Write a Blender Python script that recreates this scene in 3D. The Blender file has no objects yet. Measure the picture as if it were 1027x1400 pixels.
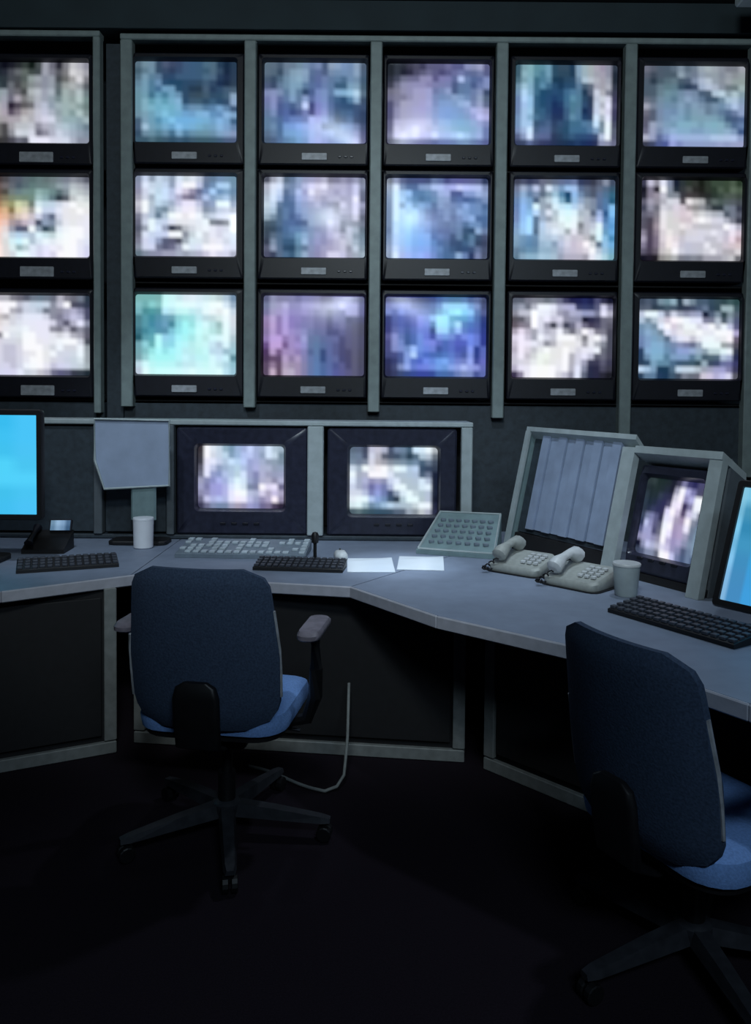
import bpy, bmesh, math, random
from mathutils import Matrix, Vector, Euler
random.seed(7)
R = math.radians
SC = bpy.context.scene
COL = SC.collection

# ------------------------------------------------------------------ camera, world, lights, exposure
F_PX, W_PX = 1100.0, 1027.0
cam = bpy.data.cameras.new('camera')
cam.sensor_fit = 'HORIZONTAL'; cam.sensor_width = 36.0
cam.lens = F_PX / W_PX * 36.0
cam.shift_y = -116.6 / W_PX
cam.clip_start = 0.05
cam_o = bpy.data.objects.new('camera', cam); COL.objects.link(cam_o)
_f = Vector((0, math.cos(R(2)), -math.sin(R(2))))
_u = Vector((0, math.sin(R(2)), math.cos(R(2)))); _r = Vector((1, 0, 0))
_a = R(0.5)
_rr = _r*math.cos(_a) + _u*math.sin(_a); _uu = _u*math.cos(_a) - _r*math.sin(_a)
m = Matrix((_rr, _uu, -_f)).transposed().to_4x4(); m.translation = Vector((0, 0, 1.5))
cam_o.matrix_world = m
SC.camera = cam_o

world = bpy.data.worlds.new('world'); SC.world = world; world.use_nodes = True
bg = world.node_tree.nodes['Background']
bg.inputs[0].default_value = (0.35, 0.5, 0.8, 1); bg.inputs[1].default_value = 0.002

SC.view_settings.view_transform = 'Standard'; SC.view_settings.look = 'None'
SC.view_settings.exposure = 0.0; SC.view_settings.gamma = 1.0
SC.view_settings.use_curve_mapping = False

def spot(name, loc, target, power, angle, color=(0.72, 0.86, 1.0), size=0.08, blend=0.6):
    l = bpy.data.lights.new(name, 'SPOT'); l.energy = power; l.color = color
    l.spot_size = R(angle); l.spot_blend = blend; l.shadow_soft_size = size
    o = bpy.data.objects.new(name, l); COL.objects.link(o); o.location = loc
    o.rotation_euler = (Vector(target) - Vector(loc)).to_track_quat('-Z', 'Y').to_euler()
    return o
spot('unseen_spot', (1.25, 3.55, 3.75), (1.0, 2.6, 0.74), 85, 66)  # unseen spot lighting the right desk wing and the second seat
spot('unseen_spot', (-0.1, 3.35, 3.75), (-0.42, 2.78, 0.5), 26, 15)  # narrow unseen spot, added to brighten the left chair's seat
spot('unseen_spot', (0.25, 2.6, 3.75), (0.4, 4.05, 0.95), 130, 44)  # unseen spot added for the middle turret and slatted panel
spot('unseen_spot', (-1.4, 2.5, 3.75), (-1.2, 4.2, 1.1), 120, 40)  # unseen spot added for the board and left desk
spot('unseen_spot', (-0.15, 0.2, 3.7), (-0.15, 4.8, 2.65), 250, 82, size=0.3, color=(0.80, 0.91, 0.95), blend=0.2)  # unseen camera-side fill, added to lift the rack posts
spot('unseen_spot', (0.1, 3.35, 3.75), (0.10, 3.66, 0.74), 210, 13)  # narrow unseen spot, added to whiten the papers
al = bpy.data.lights.new('unseen_fill', 'AREA'); al.shape = 'RECTANGLE'; al.size = 1.4; al.size_y = 0.5  # unseen fill behind the camera, added for the dark chair backs
al.energy = 23; al.color = (0.62, 0.82, 1.0); al.spread = R(120)
alo = bpy.data.objects.new('unseen_fill', al); COL.objects.link(alo); alo.location = (0.9, -1.6, 3.6)
alo.rotation_euler = (Vector((0.7, 1.9, 0.7)) - Vector((0.9, -1.6, 3.6))).to_track_quat('-Z', 'Y').to_euler()

# ------------------------------------------------------------------ materials
def S(h):
    c = h/255.0
    return c/12.92 if c <= 0.04045 else ((c+0.055)/1.055)**2.4
def rgb(r, g, b): return (S(r), S(g), S(b), 1)
def mat(name, c, rough=0.6, metal=0.0, var=0.25, scale=30.0, bump=0.0, spec=0.5):
    M = bpy.data.materials.new(name); M.use_nodes = True
    nt = M.node_tree; b = nt.nodes['Principled BSDF']
    b.inputs['Roughness'].default_value = rough; b.inputs['Metallic'].default_value = metal
    b.inputs['Specular IOR Level'].default_value = spec
    tc = nt.nodes.new('ShaderNodeTexCoord'); nz = nt.nodes.new('ShaderNodeTexNoise')
    nz.inputs['Scale'].default_value = scale; nz.inputs['Detail'].default_value = 4
    nt.links.new(tc.outputs['Object'], nz.inputs['Vector'])
    rp = nt.nodes.new('ShaderNodeValToRGB')
    lo = tuple(x*(1-var) for x in c[:3]) + (1,); hi = tuple(min(1, x*(1+var)) for x in c[:3]) + (1,)
    rp.color_ramp.elements[0].position = 0.3; rp.color_ramp.elements[0].color = lo
    rp.color_ramp.elements[1].position = 0.7; rp.color_ramp.elements[1].color = hi
    nt.links.new(nz.outputs['Fac'], rp.inputs['Fac']); nt.links.new(rp.outputs['Color'], b.inputs['Base Color'])
    if bump:
        bp = nt.nodes.new('ShaderNodeBump'); bp.inputs['Strength'].default_value = bump; bp.inputs['Distance'].default_value = 0.004
        nt.links.new(nz.outputs['Fac'], bp.inputs['Height']); nt.links.new(bp.outputs['Normal'], b.inputs['Normal'])
    return M
def screen_mat(name):
    M = bpy.data.materials.new(name); M.use_nodes = True
    nt = M.node_tree; b = nt.nodes['Principled BSDF']
    b.inputs['Base Color'].default_value = (0.004, 0.004, 0.005, 1); b.inputs['Roughness'].default_value = 0.25
    a = nt.nodes.new('ShaderNodeAttribute'); a.attribute_name = 'picture'
    nt.links.new(a.outputs['Color'], b.inputs['Emission Color']); b.inputs['Emission Strength'].default_value = 1.0
    return M
MT = dict(
    screen=screen_mat('lit_screen'),
    bezel=mat('dark_plastic', rgb(17, 18, 29), 0.45),
    bezel_in=mat('glossy_dark_plastic', rgb(40, 42, 58), 0.3),
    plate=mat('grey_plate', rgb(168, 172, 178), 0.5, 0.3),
    post=mat('grey_green_metal', rgb(138, 152, 152), 0.5, 0.2, 0.12, 18),
    post_dim=mat('dull_grey_metal', rgb(92, 100, 106), 0.55, 0.2, 0.12, 18),
    pale=mat('pale_grey_metal', rgb(165, 176, 178), 0.5, 0.15, 0.1, 20),
    teal=mat('teal_grey_metal', rgb(120, 142, 145), 0.5, 0.1, 0.12, 20),
    slat=mat('blue_grey_slat', rgb(138, 152, 176), 0.6, 0, 0.1, 12),
    cab=mat('near_black_panel', rgb(15, 15, 18), 0.7),
    rackdark=mat('rack_dark_panel', rgb(48, 58, 66), 0.6),
    top=mat('blue_grey_laminate', rgb(120, 131, 150), 0.55, 0, 0.08, 14),
    edge=mat('pale_edge_strip', rgb(165, 166, 176), 0.5, 0, 0.08, 30),
    strip=mat('grey_kick_strip', rgb(122, 126, 125), 0.6, 0.1, 0.15),
    fabric=mat('navy_fabric', rgb(56, 70, 92), 0.9, 0, 0.25, 160, 0.3, 0.2),
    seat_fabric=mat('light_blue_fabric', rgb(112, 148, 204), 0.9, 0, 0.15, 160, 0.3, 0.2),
    black=mat('black_plastic', rgb(14, 14, 17), 0.5),
    armpad=mat('grey_mauve_plastic', rgb(112, 106, 116), 0.55),
    legm=mat('grey_metal_leg', rgb(56, 58, 64), 0.4, 0.4),
    paper=mat('white_paper', rgb(232, 240, 248), 0.22, 0, 0.03, 8, 0, 0.8),
    board=mat('blue_grey_board', rgb(152, 166, 190), 0.6, 0, 0.1, 9),
    phone=mat('olive_grey_plastic', rgb(150, 154, 150), 0.5, 0, 0.12, 40),
    phone_hi=mat('light_grey_plastic', rgb(190, 194, 196), 0.4, 0, 0.08, 40),
    key=mat('pale_keys', rgb(170, 182, 190), 0.5, 0, 0.2, 25),
    kbd=mat('grey_keyboard', rgb(105, 118, 130), 0.5, 0, 0.12, 30),
    darkkey=mat('dark_keys', rgb(52, 56, 66), 0.5),
    cup=mat('white_ceramic', rgb(225, 228, 235), 0.35, 0, 0.03),
    floor=mat('dark_carpet', rgb(29, 23, 30), 0.95, 0, 0.3, 220, 0.4, 0.1),
    wall=mat('dark_wall_paint', rgb(42, 50, 56), 0.85, 0, 0.12, 6),
    soffit=mat('dark_teal_paint', rgb(40, 54, 60), 0.8, 0, 0.12, 5),
    ceil=mat('dark_ceiling', rgb(26, 28, 32), 0.9, 0, 0.12, 6),
    grey=mat('grey_housing', rgb(120, 124, 126), 0.5),
)

# ------------------------------------------------------------------ mesh helpers
def rr(w, h, r, k=3):
    r = max(min(r, w/2-1e-4, h/2-1e-4), 1e-4); pts = []
    for cx, cy, a0 in ((w/2-r, h/2-r, 0), (-w/2+r, h/2-r, 90), (-w/2+r, -h/2+r, 180), (w/2-r, -h/2+r, 270)):
        for i in range(k+1):
            a = R(a0 + 90.0*i/k); pts.append((cx + r*math.cos(a), cy + r*math.sin(a)))
    return pts
class MB:
    def __init__(s): s.bm = bmesh.new()
    def loft(s, loops, cap0=True, cap1=True, closed=True):
        vs = [[s.bm.verts.new(p) for p in lp] for lp in loops]; n = len(loops[0])
        for a, b in zip(vs, vs[1:]):
            for i in range(n if closed else n-1):
                j = (i+1) % n
                s.bm.faces.new((a[i], a[j], b[j], b[i]))
        if cap0: s.bm.faces.new(list(reversed(vs[0])))
        if cap1: s.bm.faces.new(vs[-1])
        return s
    def rbox(s, c, size, r=0.0, axis='z', ch=0.0, k=2, M=None):
        sx, sy, sz = size
        if axis == 'z': w, h, d = sx, sy, sz; f = lambda a, b, t: (a, b, t)
        elif axis == 'y': w, h, d = sx, sz, sy; f = lambda a, b, t: (a, t, b)
        else: w, h, d = sy, sz, sx; f = lambda a, b, t: (t, a, b)
        if r <= 0: r = min(w, h, d)*0.06
        if r < 0.012: k = 1
        if ch <= 0: ch = min(w, h, d)*0.06
        loops = []
        for t, ins in ((-d/2, ch), (-d/2+ch, 0), (d/2-ch, 0), (d/2, ch)):
            lp = []
            for a, b in rr(w-2*ins, h-2*ins, max(r-ins, 1e-3), k):
                p = Vector(f(a, b, t))
                if M is not None: p = M @ p
                lp.append(tuple(p + Vector(c)))
            loops.append(lp)
        return s.loft(loops)
    def prism(s, poly, z0, z1, ch=0.004):
        return s.loft([[(x, y, z0) for x, y in poly], [(x, y, z1-ch) for x, y in poly], [(x, y, z1) for x, y in poly]])
    def tube(s, pts, rad, n=8, caps=True):
        pts = [Vector(p) for p in pts]; loops = []
        for i, p in enumerate(pts):
            d = (pts[min(i+1, len(pts)-1)] - pts[max(i-1, 0)]).normalized()
            a = d.cross(Vector((0, 0, 1)))
            if a.length < 1e-3: a = d.cross(Vector((0, 1, 0)))
            a.normalize(); b = d.cross(a)
            rd = rad[i] if isinstance(rad, (list, tuple)) else rad
            loops.append([tuple(p + a*rd*math.cos(2*math.pi*j/n) + b*rd*math.sin(2*math.pi*j/n)) for j in range(n)])
        return s.loft(loops, caps, caps)
    def lathe(s, prof, c=(0, 0, 0), n=20):
        return s.loft([[(c[0]+r*math.cos(2*math.pi*j/n), c[1]+r*math.sin(2*math.pi*j/n), c[2]+z) for j in range(n)] for r, z in prof])
    def hexa(s, bot, topp):
        return s.loft([bot, topp])
    def xf(s, M): bmesh.ops.transform(s.bm, matrix=M, verts=s.bm.verts); return s
    def build(s, name, m, parent=None, smooth=False, kind=None):
        bmesh.ops.recalc_face_normals(s.bm, faces=s.bm.faces)
        me = bpy.data.meshes.new(name); s.bm.to_mesh(me); s.bm.free()
        if smooth:
            for p in me.polygons: p.use_smooth = True
            try: me.set_sharp_from_angle(angle=R(40))
            except Exception: pass
        me.materials.append(m)
        o = bpy.data.objects.new(name, me); COL.objects.link(o)
        if parent: o.parent = parent
        if kind: o['kind'] = kind
        return o
def thing(name, label, cat, loc=(0, 0, 0), rz=0.0, group=None):
    o = bpy.data.objects.new(name, None); COL.objects.link(o); o.empty_display_size = 0.1
    o.location = loc; o.rotation_euler = (0, 0, rz)
    o['label'] = label; o['category'] = cat
    if group: o['group'] = group
    return o
def tag(o, label, cat, group=None):
    o['label'] = label; o['category'] = cat
    if group: o['group'] = group
    return o
def struct(o): o['kind'] = 'structure'; return o
def copy_tree(o, parent=None):
    c = o.copy(); COL.objects.link(c)
    if parent: c.parent = parent; c.matrix_parent_inverse = o.matrix_parent_inverse.copy()
    for ch in list(o.children): copy_tree(ch, c)
    return c

def picture(text):
    """rows of 3-digit colours -> linear rgb; colour (not brightness) is averaged a little between neighbours"""
    g = [[[int(ch, 16)*17.0 for ch in t] for t in ln.split()] for ln in text.strip().splitlines()]
    nr, nc = len(g), min(len(r) for r in g); out = []
    lum = lambda c: 0.3*c[0]+0.59*c[1]+0.11*c[2]
    for y in range(nr):
        row = []
        for x in range(nc):
            acc = [0.0]*3; n = 0
            for yy in range(max(0, y-1), min(nr, y+2)):
                for xx in range(max(0, x-1), min(nc, x+2)):
                    wgt = 2 if (xx == x and yy == y) else 1; L0 = lum(g[yy][xx])
                    for k in range(3): acc[k] += wgt*(g[yy][xx][k]-L0)
                    n += wgt
            L0 = lum(g[y][x])
            row.append(tuple(S(min(255.0, max(0.0, L0*0.985 + 0.92*acc[k]/n)))**1.12 for k in range(3)))
        out.append(row)
    return out
def screen(name, pic, w, h, parent, bulge=0.015, M=None, sub=3):
    """lit screen face in the local xz plane, front towards -y, carrying its picture as a colour attribute"""
    nr, nc = len(pic), min(len(r) for r in pic); NX, NZ = nc*sub+1, nr*sub+1
    me = bpy.data.meshes.new(name); v = []; cols = []; f = []
    for j in range(NZ):
        for i in range(NX):
            u, t = i/(NX-1), j/(NZ-1); a, b = 2*u-1, 2*t-1
            p = Vector((a*w/2, -bulge*(1-a*a)*(1-b*b), -b*h/2))
            if M is not None: p = M @ p
            v.append(tuple(p))
            x = min(max(u*nc-0.5, 0), nc-1); y = min(max(t*nr-0.5, 0), nr-1)
            x0, y0 = int(x), int(y); x1, y1 = min(x0+1, nc-1), min(y0+1, nr-1); fx, fy = x-x0, y-y0
            sm = lambda q: q*q*(3-2*q)
            fx, fy = sm(sm(fx)), sm(sm(fy))
            c = [pic[y0][x0][k]*(1-fx)*(1-fy)+pic[y0][x1][k]*fx*(1-fy)+pic[y1][x0][k]*(1-fx)*fy+pic[y1][x1][k]*fx*fy for k in range(3)]
            cols += c + [1.0]
    for j in range(NZ-1):
        for i in range(NX-1):
            q = j*NX+i; f.append((q, q+NX, q+NX+1, q+1))
    me.from_pydata(v, [], f)
    at = me.color_attributes.new('picture', 'FLOAT_COLOR', 'POINT'); at.data.foreach_set('color', cols)
    for p in me.polygons: p.use_smooth = True
    me.materials.append(MT['screen'])
    o = bpy.data.objects.new(name, me); COL.objects.link(o)
    if parent: o.parent = parent
    return o

# ------------------------------------------------------------------ what the screens show
PIC = {}
PIC['11'] = """
223 223 112 223 333 444 121 555 aab 778 334 889 ccc bbc 99a
233 233 334 556 677 677 455 455 aab 889 666 888 ddd ccc aab
345 345 344 556 555 666 9a9 aab 99a 9ab 555 777 aaa ddd 888
455 455 344 778 555 677 899 99a 99a 9ab 677 aaa bbb aab 667
9aa 9aa 9ab 778 777 555 bbb bcc aab bbc 677 abb 9aa bcc 788
9aa 9aa aab 778 bab 888 9aa bbc aab 9ab 799 abb 9aa bcc 799
bbb bbb aab 324 556 666 777 bbc bcd 9ab abb abb abb 9aa 788
bbb bbb bab 657 888 baa bbb ccd cce bbc 9ab abb 8aa bcc 899
aaa aaa aaa bab bab ccc bbb ccd dde dde abb 9bb 9bb 9ab abb
777 777 555 aaa bcc bcc ccd 99a bbc bbc bcd bcd abc 8ab 789
777 777 555 99a dde cdd dde 778 99a bbc cde bcd abc 9ab 89a
444 444 444 556 778 667 eef eef eef dde dde dde bbc 99a 99a"""
PIC['12'] = """
544 544 555 667 667 677 677 688 778 788 889 889 99a 889 667
766 766 777 678 567 678 688 788 788 798 9ab 9ab bcc bbb 9ab
755 755 654 789 789 799 798 9bb 8ab 798 678 899 cdd ccc bbc
876 876 886 798 898 798 798 acc 8bb 688 345 667 ccc dee cdd
b86 b86 ba7 9a7 dda cc9 788 def cde cde dde eef fff eee eee
da8 da8 eb8 885 eda edb aaa fff cdf cdf eef eee eee fff eee
fb9 fb9 fb9 baa dcc fdc ccd dde 9ac 678 dde eee eee eee eef
fcb fcb fcb aaa a9a dbc ccd 557 9ac 89b ccd eef eee eef eef
fdc fdc edd 9ac 668 668 fff 9ac 356 688 eef eff fff fff eef
edd edd eed bdf bdf bdf bcd dff cee cdd eff fff fff fff eef
fdd fdd edd cff cff eff bcd def eff eef eff fff fff eef def
fed fed edd cff abc bdd eef ddf eef fef eef fff fff eef ddf
fee fee edd dde eff eff eef ddf eef ddf fff fff fff eef ddf"""
PIC['13'] = """
99a bbc bbc 889 778 667 789 789 789 778 bbc 889 778 789 345
ede fff fff fff ccd dde cde cde cde 99a ccd fff 556 556 345
eee fef fff bbc aab cde cde bcd 789 99a 99a aac bbd 99b 557
aaa ccc bbb dde dde eef eef eef dde 99a 889 aac cce bbd 557
edd ede eed dde dee eef eef eef eef dde 99b 667 bbc eef 89a
eee eee eef eef eef eff eef eef eef 99a 889 bbc 667 99a 667
bab 99a fff dee dee fff fff eef eef eee ddd eef bbc aab 667
bbb dde dde dde dde fff fff eef eef eef eff fff fff dde 556
99a dde ccd ccd dde fff fff fff eee dde eff dde dde eff 9aa
99a dde ccd cce dde eee eef fff eee eff dde dde dde eff aab
99a dde ccd ccd dde eef fff fff eee dde dde cde cde dee aab
89a dde dde ccd dde eff fff fff eee cce dde dde cde cdd abb
889 ddf ddf ddf eef cde dde ccd bbc 779 669 668 445 445 234"""
PIC['21'] = """
678 79a 79a 457 567 457 457 468 468 468 578 578 346 135 345
567 689 79a 457 457 446 457 468 468 468 468 578 456 135 345
678 7ab 68a 689 357 357 468 468 468 468 578 578 346 236 345
78a 7ab 58a 79b 358 257 257 357 357 357 468 357 236 135 345
79a 7ab 58a 57a 7ac 7ab 357 357 345 345 567 346 357 467 567
79a 7ab 579 6ab 58a 7ac 79b 357 456 456 467 357 357 467 9ac
79a 8bc 6ab 7bd 6ab 7bc 8be 357 467 467 357 467 257 257 9ac
79a 8bc 8bc 7bc 8bd 7bc 8bd 68a 79b 79b 58a 68b 7ad 68b 457
79a 8ab 7ac 7bd 8ce 7bc 7bc 7ae 7ac 8bd 8be 69c 69b 8be 8ab
568 8ab 7ab 69b 7bd 8cf 7be 7be 7be 7be 7bd 7ac 8be 7ad 368
568 acd 7ac 6ac 7bd 7ad 8cf 7be 7be 7bc 7ac 7ac 8be 7ad 78a
457 79a 79a 689 79a 579 7bc 68a 79a 79a 79a 79a 8ac 8ac 99b
467 467 578 467 467 457 467 457 467 467 467 467 468 568 568"""
PIC['22'] = """
89a cdf 9ab cde bcd 9ab def cde dee ccd 789 789 89b 89b 79a
99b eef cde cde cdf 9ac eef fff fff ccf 68a 79c adf adf 79a
99b dde cef cde cef bcf eef dce a9b 779 79c adf 79c 8ac 68a
aab dde abc cef cef ccf bbc 989 779 89b bcf 8ac 9bd acf 68a
ccd fff bcd cdf bcd abc ccf eef eef ccd 89b 9ac eff eff 89b
bbc fff bcd 8ab 79a bcd def fef fef dde 89b 9ac ccf ccf aab
889 cce bcd 68a bcd fff fff eee fff eff bcd cdd dee dee eef
778 cdf eff cdf cdf eee eee eee eef eef eff 889 779 889 eff
667 aab eff def aac 346 779 bcc dde eef eff eef dde dde fff
778 def cdf cdf cdf fff fff 99a cdd eff ddd eef dde def def
889 dde cdf 9ac 668 668 557 abb def def dde eef eef dde def
99a ddf ddf 789 668 779 aac eff def def fff fff fff eef def
688 89a 99a 99b aab aab abc aab bbc bbd dce eef ddf ddf bbc"""
PIC['23'] = """
8bb 8bb 8bb 8bb cff cff cef def eef def cef cee bdd bcd 79b
8cc 7bb 8dd 8cc dff dff eff eff eff dff eff fff fff def 9bd
8bc 59a 5aa 5aa cef bef cfe cff cef cef eff eff eee fff cde
688 5ab 49a 69b 7ac 7ac 9dd 9ee 9ee cef cde cde dee eff dde
689 5ab 49b 69b 7ac 49a 9de aff 9ee cff dff bee 9cc eff dde
578 49a 5ab 69b 69b 8cd 9ee aff aff dff cff bee add eff cde
367 6ab 5bc cff 9df 9df aff aff aef cff cee dff dff eff bcd
8ab 9dd 6bc cff 9df 9df bff bff cee cfe cff cef cce dff acd
8ab 8cc 9ee bff 9ee aff bff cef cef bfe cff cdf cdf 9cd acd
8ab 9dd aff aff aff aff bff cff cef bff bff dff def cff 69a
cde dff bff bff bff bff bef cef cef cff cff dff cef bde 9cd
cce eff cff dff dff dff dff dff eff dff dff dff eff bef acd"""
PIC['31'] = """
678 678 567 789 789 79a 79b 78a 79b 568 9ab 9ab 89c 79b 9ab 567
678 578 457 78a 8ab 9ac 9ab 67a 67a 668 79b 79b 79c 79b 9ac 568
567 457 578 79a 8ac 8bc 8ab 57a 67a 78b 68a 68a 579 79b 79b 467
568 457 68a 79a 8ac 8ab 68a 67a 67a 78b 68a 468 468 8ab 8ac 567
89b 99c 89b 68a 8ac 68a 357 56a 79c 89c 68a 8bd 8bd 9ce bde 678
78b 99c 67a 68a 8ac 68a 9ac 67a 79c 89c 57a 468 258 58a 9bc 457
78a 99c 56a 57a 569 68a cdf 449 88c 89c 57a 358 258 258 458 457
68a 89b 56a 57a 459 569 78b 449 88d 99d 57a 358 368 469 358 346
68a 68a 57a 67b 78c 78c 78b bbe aae 9ad 68a 357 368 57a 357 346
68a 79a 57a 7ad 7ae 8be 8bf abe 9bd 57a 57a 67b 79c 89c 78b 457
679 68a 57a 7ad 7ae 8ae 8af abe aae 9ae 8ad 68b 68c 79c 99c 558
567 568 57a 68a 69a 7ac 7ac abe abe 9ad 89c 89c 79c 89c aad 558"""
PIC['32'] = """
556 aab ccd 678 68a 9ac 9ac aac aac bbc 889 889 99b 889 99b 557
bbc def def 89b 79b aac bce edf ddf eef bbd bbd bbd aac ccf 678
bbc def cdf 67a 79b bcf aae eef ccd ccd bbd aac bbd aac ccf 557
bcd def bce 57a 68a abe abe ccd bbd aac bbd bbd aac aac eef 557
cdd cdf 68a 57a 57a 9ad 9ad aac bbd 99c 89a 889 ccd aac ddf 99b
bcd bcd 579 68a 57a 8ac 9ad 9ac 9ac 9ac aac 88a aac aac ddf 779
9bc 89a 579 68a 56a 68b 8ac 9ac 9ab 9ac aac 99b 88a 99a ccd 556
567 567 579 57a 57a 569 56a 9ac 9ac 9ac ccd aac 668 889 889 668
456 456 468 57a 68b 68b 69b 89b 89b 99c bbd aac 668 bbc 9ab 456
456 678 579 57a 58a 7ac 8bd 99c 9ac 99c bbd ccd aac bbc 789 467
446 89a 579 468 468 79b 9cd 99c 9ac 99c aac bbd ccd bbc 9ab 568
667 9ab 57a 357 257 68a 68a 99c 99c aac bac bbd ccd 99a bcd 578
557 446 678 579 468 79a 9bc 99b 99b aac dde dde ccf aab aab 89a"""
PIC['33'] = """
668 99b 88a 88a 88a 77a 88b 88b 88b 779 779 88b 88b 88b 77a 557
78a aac aac bbe 99c 99c aad aad aac 99b 99b 99c bbf aad aad 669
78a aac aac bae 99c 99c a9d 99c 88b 88b 669 77a 77b aad aad 66a
a8b cae 98b bae 98c 98c 88b 88b 77a 77a 558 77a 77a 557 668 557
98a cad 98b bae 98c 88c 88b 88b 77a 77a 558 66a 77a 668 668 556
88a bad 98b bae a9c 99c 99c 78b 77a 77a 558 558 66a 668 668 556
98b cae cae 98b a9c 98c aad 68a 68a 67a 67a 67a 558 668 668 557
759 cae cae 869 a9c a9d a9d 68a 68a 67a 67a 669 558 668 668 557
546 bac 868 a9c a9c 98c 98c 57a 68a 459 67a 669 558 557 668 556
546 757 657 bad 98b baa 98b 68b 68a 459 67a 67a 558 557 668 556
657 98a 757 bab a9b a9b 98b 68b 68b 57a 67a 569 66a 557 668 556
657 cbb 757 bbc bbc a9b 98a 68b 68b 57a 67b 66a 66a 668 668 557"""
PIC['41'] = """
223 344 334 445 556 446 668 668 668 779 669 669 99b 99b aab 669
223 344 224 334 557 668 779 669 558 669 77a 78b 67a 67a 78a 669
334 456 779 779 779 99b 99b 669 88b 88b 67a bce 78b 57a 67a 89c
445 779 99b 99b 99c 99c 98b 88b 88b 88b 569 68a 68a 569 78b 89c
778 889 99b 99c aac aac aad 78a 79b 9ac 569 68a 68b 78b 99b 457
779 889 889 99b aac aac aad 79c 79c 89c 9ac 8ac 79b 78b 9ab 578
558 88a aac aac aac aad bad 89c 8ac 8ad 8ac 9be abe 79b aac 679
558 99a aac aac aad aad aad 8ac 8ae 8ae 8ad 8ac 9ad bbe bbf aac
558 99b aac aac aad aad aad 8ad 8ae 8ad 8ae 8ad 8ad aad ccf bbd
668 bbd bbd bbd bbd bbd bbd 9ad 9be 9be 8bd 8bd 8bd 9bd aae 89c
669 ccd bbd bbe ccf bbd bad abd 9bd 9bd 8bd 8bd 8bd 8bd 9bd 78b
779 cce cce bbd ccf bbd bbe cdf abe abe ace bdf ace 9bd abe 78b
446 557 66a 66a 66a 66a 66a 56a 67b 67b 67b 68b 68b 67a 67b 669"""
PIC['42'] = """
556 99b 669 557 558 559 558 68a 67a 558 66a 66a 66a 669 668 236
78a def 79c 57a 57a 8ac 9ac bcf bcf abe bbf cdf ccf bcf bcf 89b
78b cef 9cf 9cf 58b 58b 69b 79c abe abe 56a 56a 8ad 8ad abe 9ac
78b cef acf 7ad 58b 47a 58b 69b 9ac 9ac 57a 67b 56a 57a 68b 89b
78b cef 79c 8cf 69b 7ad 79c 57a 8ac 89c 79b 79b 8be 79c 79c 57a
78b cef acf 8be 8bf 69c 57b 56a 78b 89c 78b 9ae 8ad 79c 79c 68a
78b cef 9cf 9cf 7bf 69c 67b 56a 57a 79b 67a 79b 8ad 9be 57a 57a
78a bdf 9cf 9cf 7be 79d 79d 57b 56a 569 67a 78b 57a 79c 79c 57a
67a bdf 8cf 9cf 7be 8ae 79d 57a 56a 56a 57a 68a 357 257 9bd 78a
68a bcf 9cf 9cf 8bf 8bf 8bf 67b 68b 67a 458 68a 357 58a 457 557
68a bcf 9cf 9cf 8bf 8bf 8bf 69c 57b 57a 457 358 468 58a 346 446
78b cdf 9cf 9cf 8bf 8bf 8bf 79d 69b 57a 468 358 358 358 679 457
78a def bbf bbf 9bf abf aaf 89d 68b 57a 57a 9bc 78b 237 88a 446"""
PIC['43'] = """
557 558 558 559 448 347 347 349 46a 57b 57a 57a 57a 34a 458 336
88c 89d 89d 78c 56a 56a 56a 57b 79d 9df 9df 9df 9df 7ae 89c 557
79c 67c 79e 67d 67d 57b 57b 57b 7ac 8ce 9ef 9ff 8df 8df 68c 668
447 56b 46b 45b 56b 88e 78e 8bf 9ef 9ef 6ae 6ad 6ae 6ae 57c 448
447 56b 56b 45b 56b 88e 78e 48a 9ef 9ef 7be aef 68d 58b 57c 348
448 67b 67b 46a 57b 78e 68d 24a adf adf 79e ace 68d 67c 57c 448
668 99e 68b 46a 57b 79e 68d 64b 7ae 7ae 79e 67c 79f 79f 68e 449
558 99d 79c 46a 57b 79e 79e 98e 67d 57b 67d 66c 66d 79e 68e 449
558 89d 89d 79d ace 79f 69e 88d 46a 57b 67d 56b 56b 8ae 34a 67a
458 558 56a 8ae bdf 68e 57d 57b 57b 58c 68d 57c 56a 8ad 34b 67b
336 447 56a 8ae 67d 57d 79e 69d 7af 7bf 79d 88d 88c 9be 45b 77b
336 457 89c 9be 68e 78f 88f 79f 7af 6ae 9af 9af acf aae 99f 77b
335 446 458 458 459 459 459 459 57a 57a 57a 78b 89b 89b 46a 67a"""
PIC['51'] = """
467 8ab 8bb 69a 69a 7ab 357 456 456 246 8ac abb abb bab a9b 99a 345
467 9bc 8bb 69a 58a 7ab 357 356 356 246 8ac abb abb aab aab 99a 234
578 8ab 8bc 479 58a 69a 246 246 356 357 79a bcd bcd bbb aab aab 234
79a acd 8bc 479 69a 479 357 246 357 358 68a 567 678 bab aab bbb 345
79b bdf 9bc 479 257 258 357 258 479 58a 58a 246 668 cde bbb 889 446
78b bdf 9cf 368 257 258 346 258 479 69a 58a 356 346 ccd cdd dde 447
78b ace 9ce 368 257 258 236 247 479 589 589 358 346 cde bbc eef 557
78b ace ace 368 368 257 236 237 468 589 58a 236 347 cde ddd dde 447
79b ace 8bc 479 368 358 236 237 468 69a 58a 347 347 def bbc eef 447
79b acf ace 257 358 468 246 357 357 479 479 58a 58a cef 79a eff 557
79b abe cef 458 469 569 346 257 257 479 479 479 58a 8ad 89a eff 668
668 99c cef 569 569 569 236 246 257 368 358 358 358 458 bcd eff 668
346 346 56a 446 336 336 235 235 235 236 246 236 236 336 99b 99b 779"""
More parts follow.
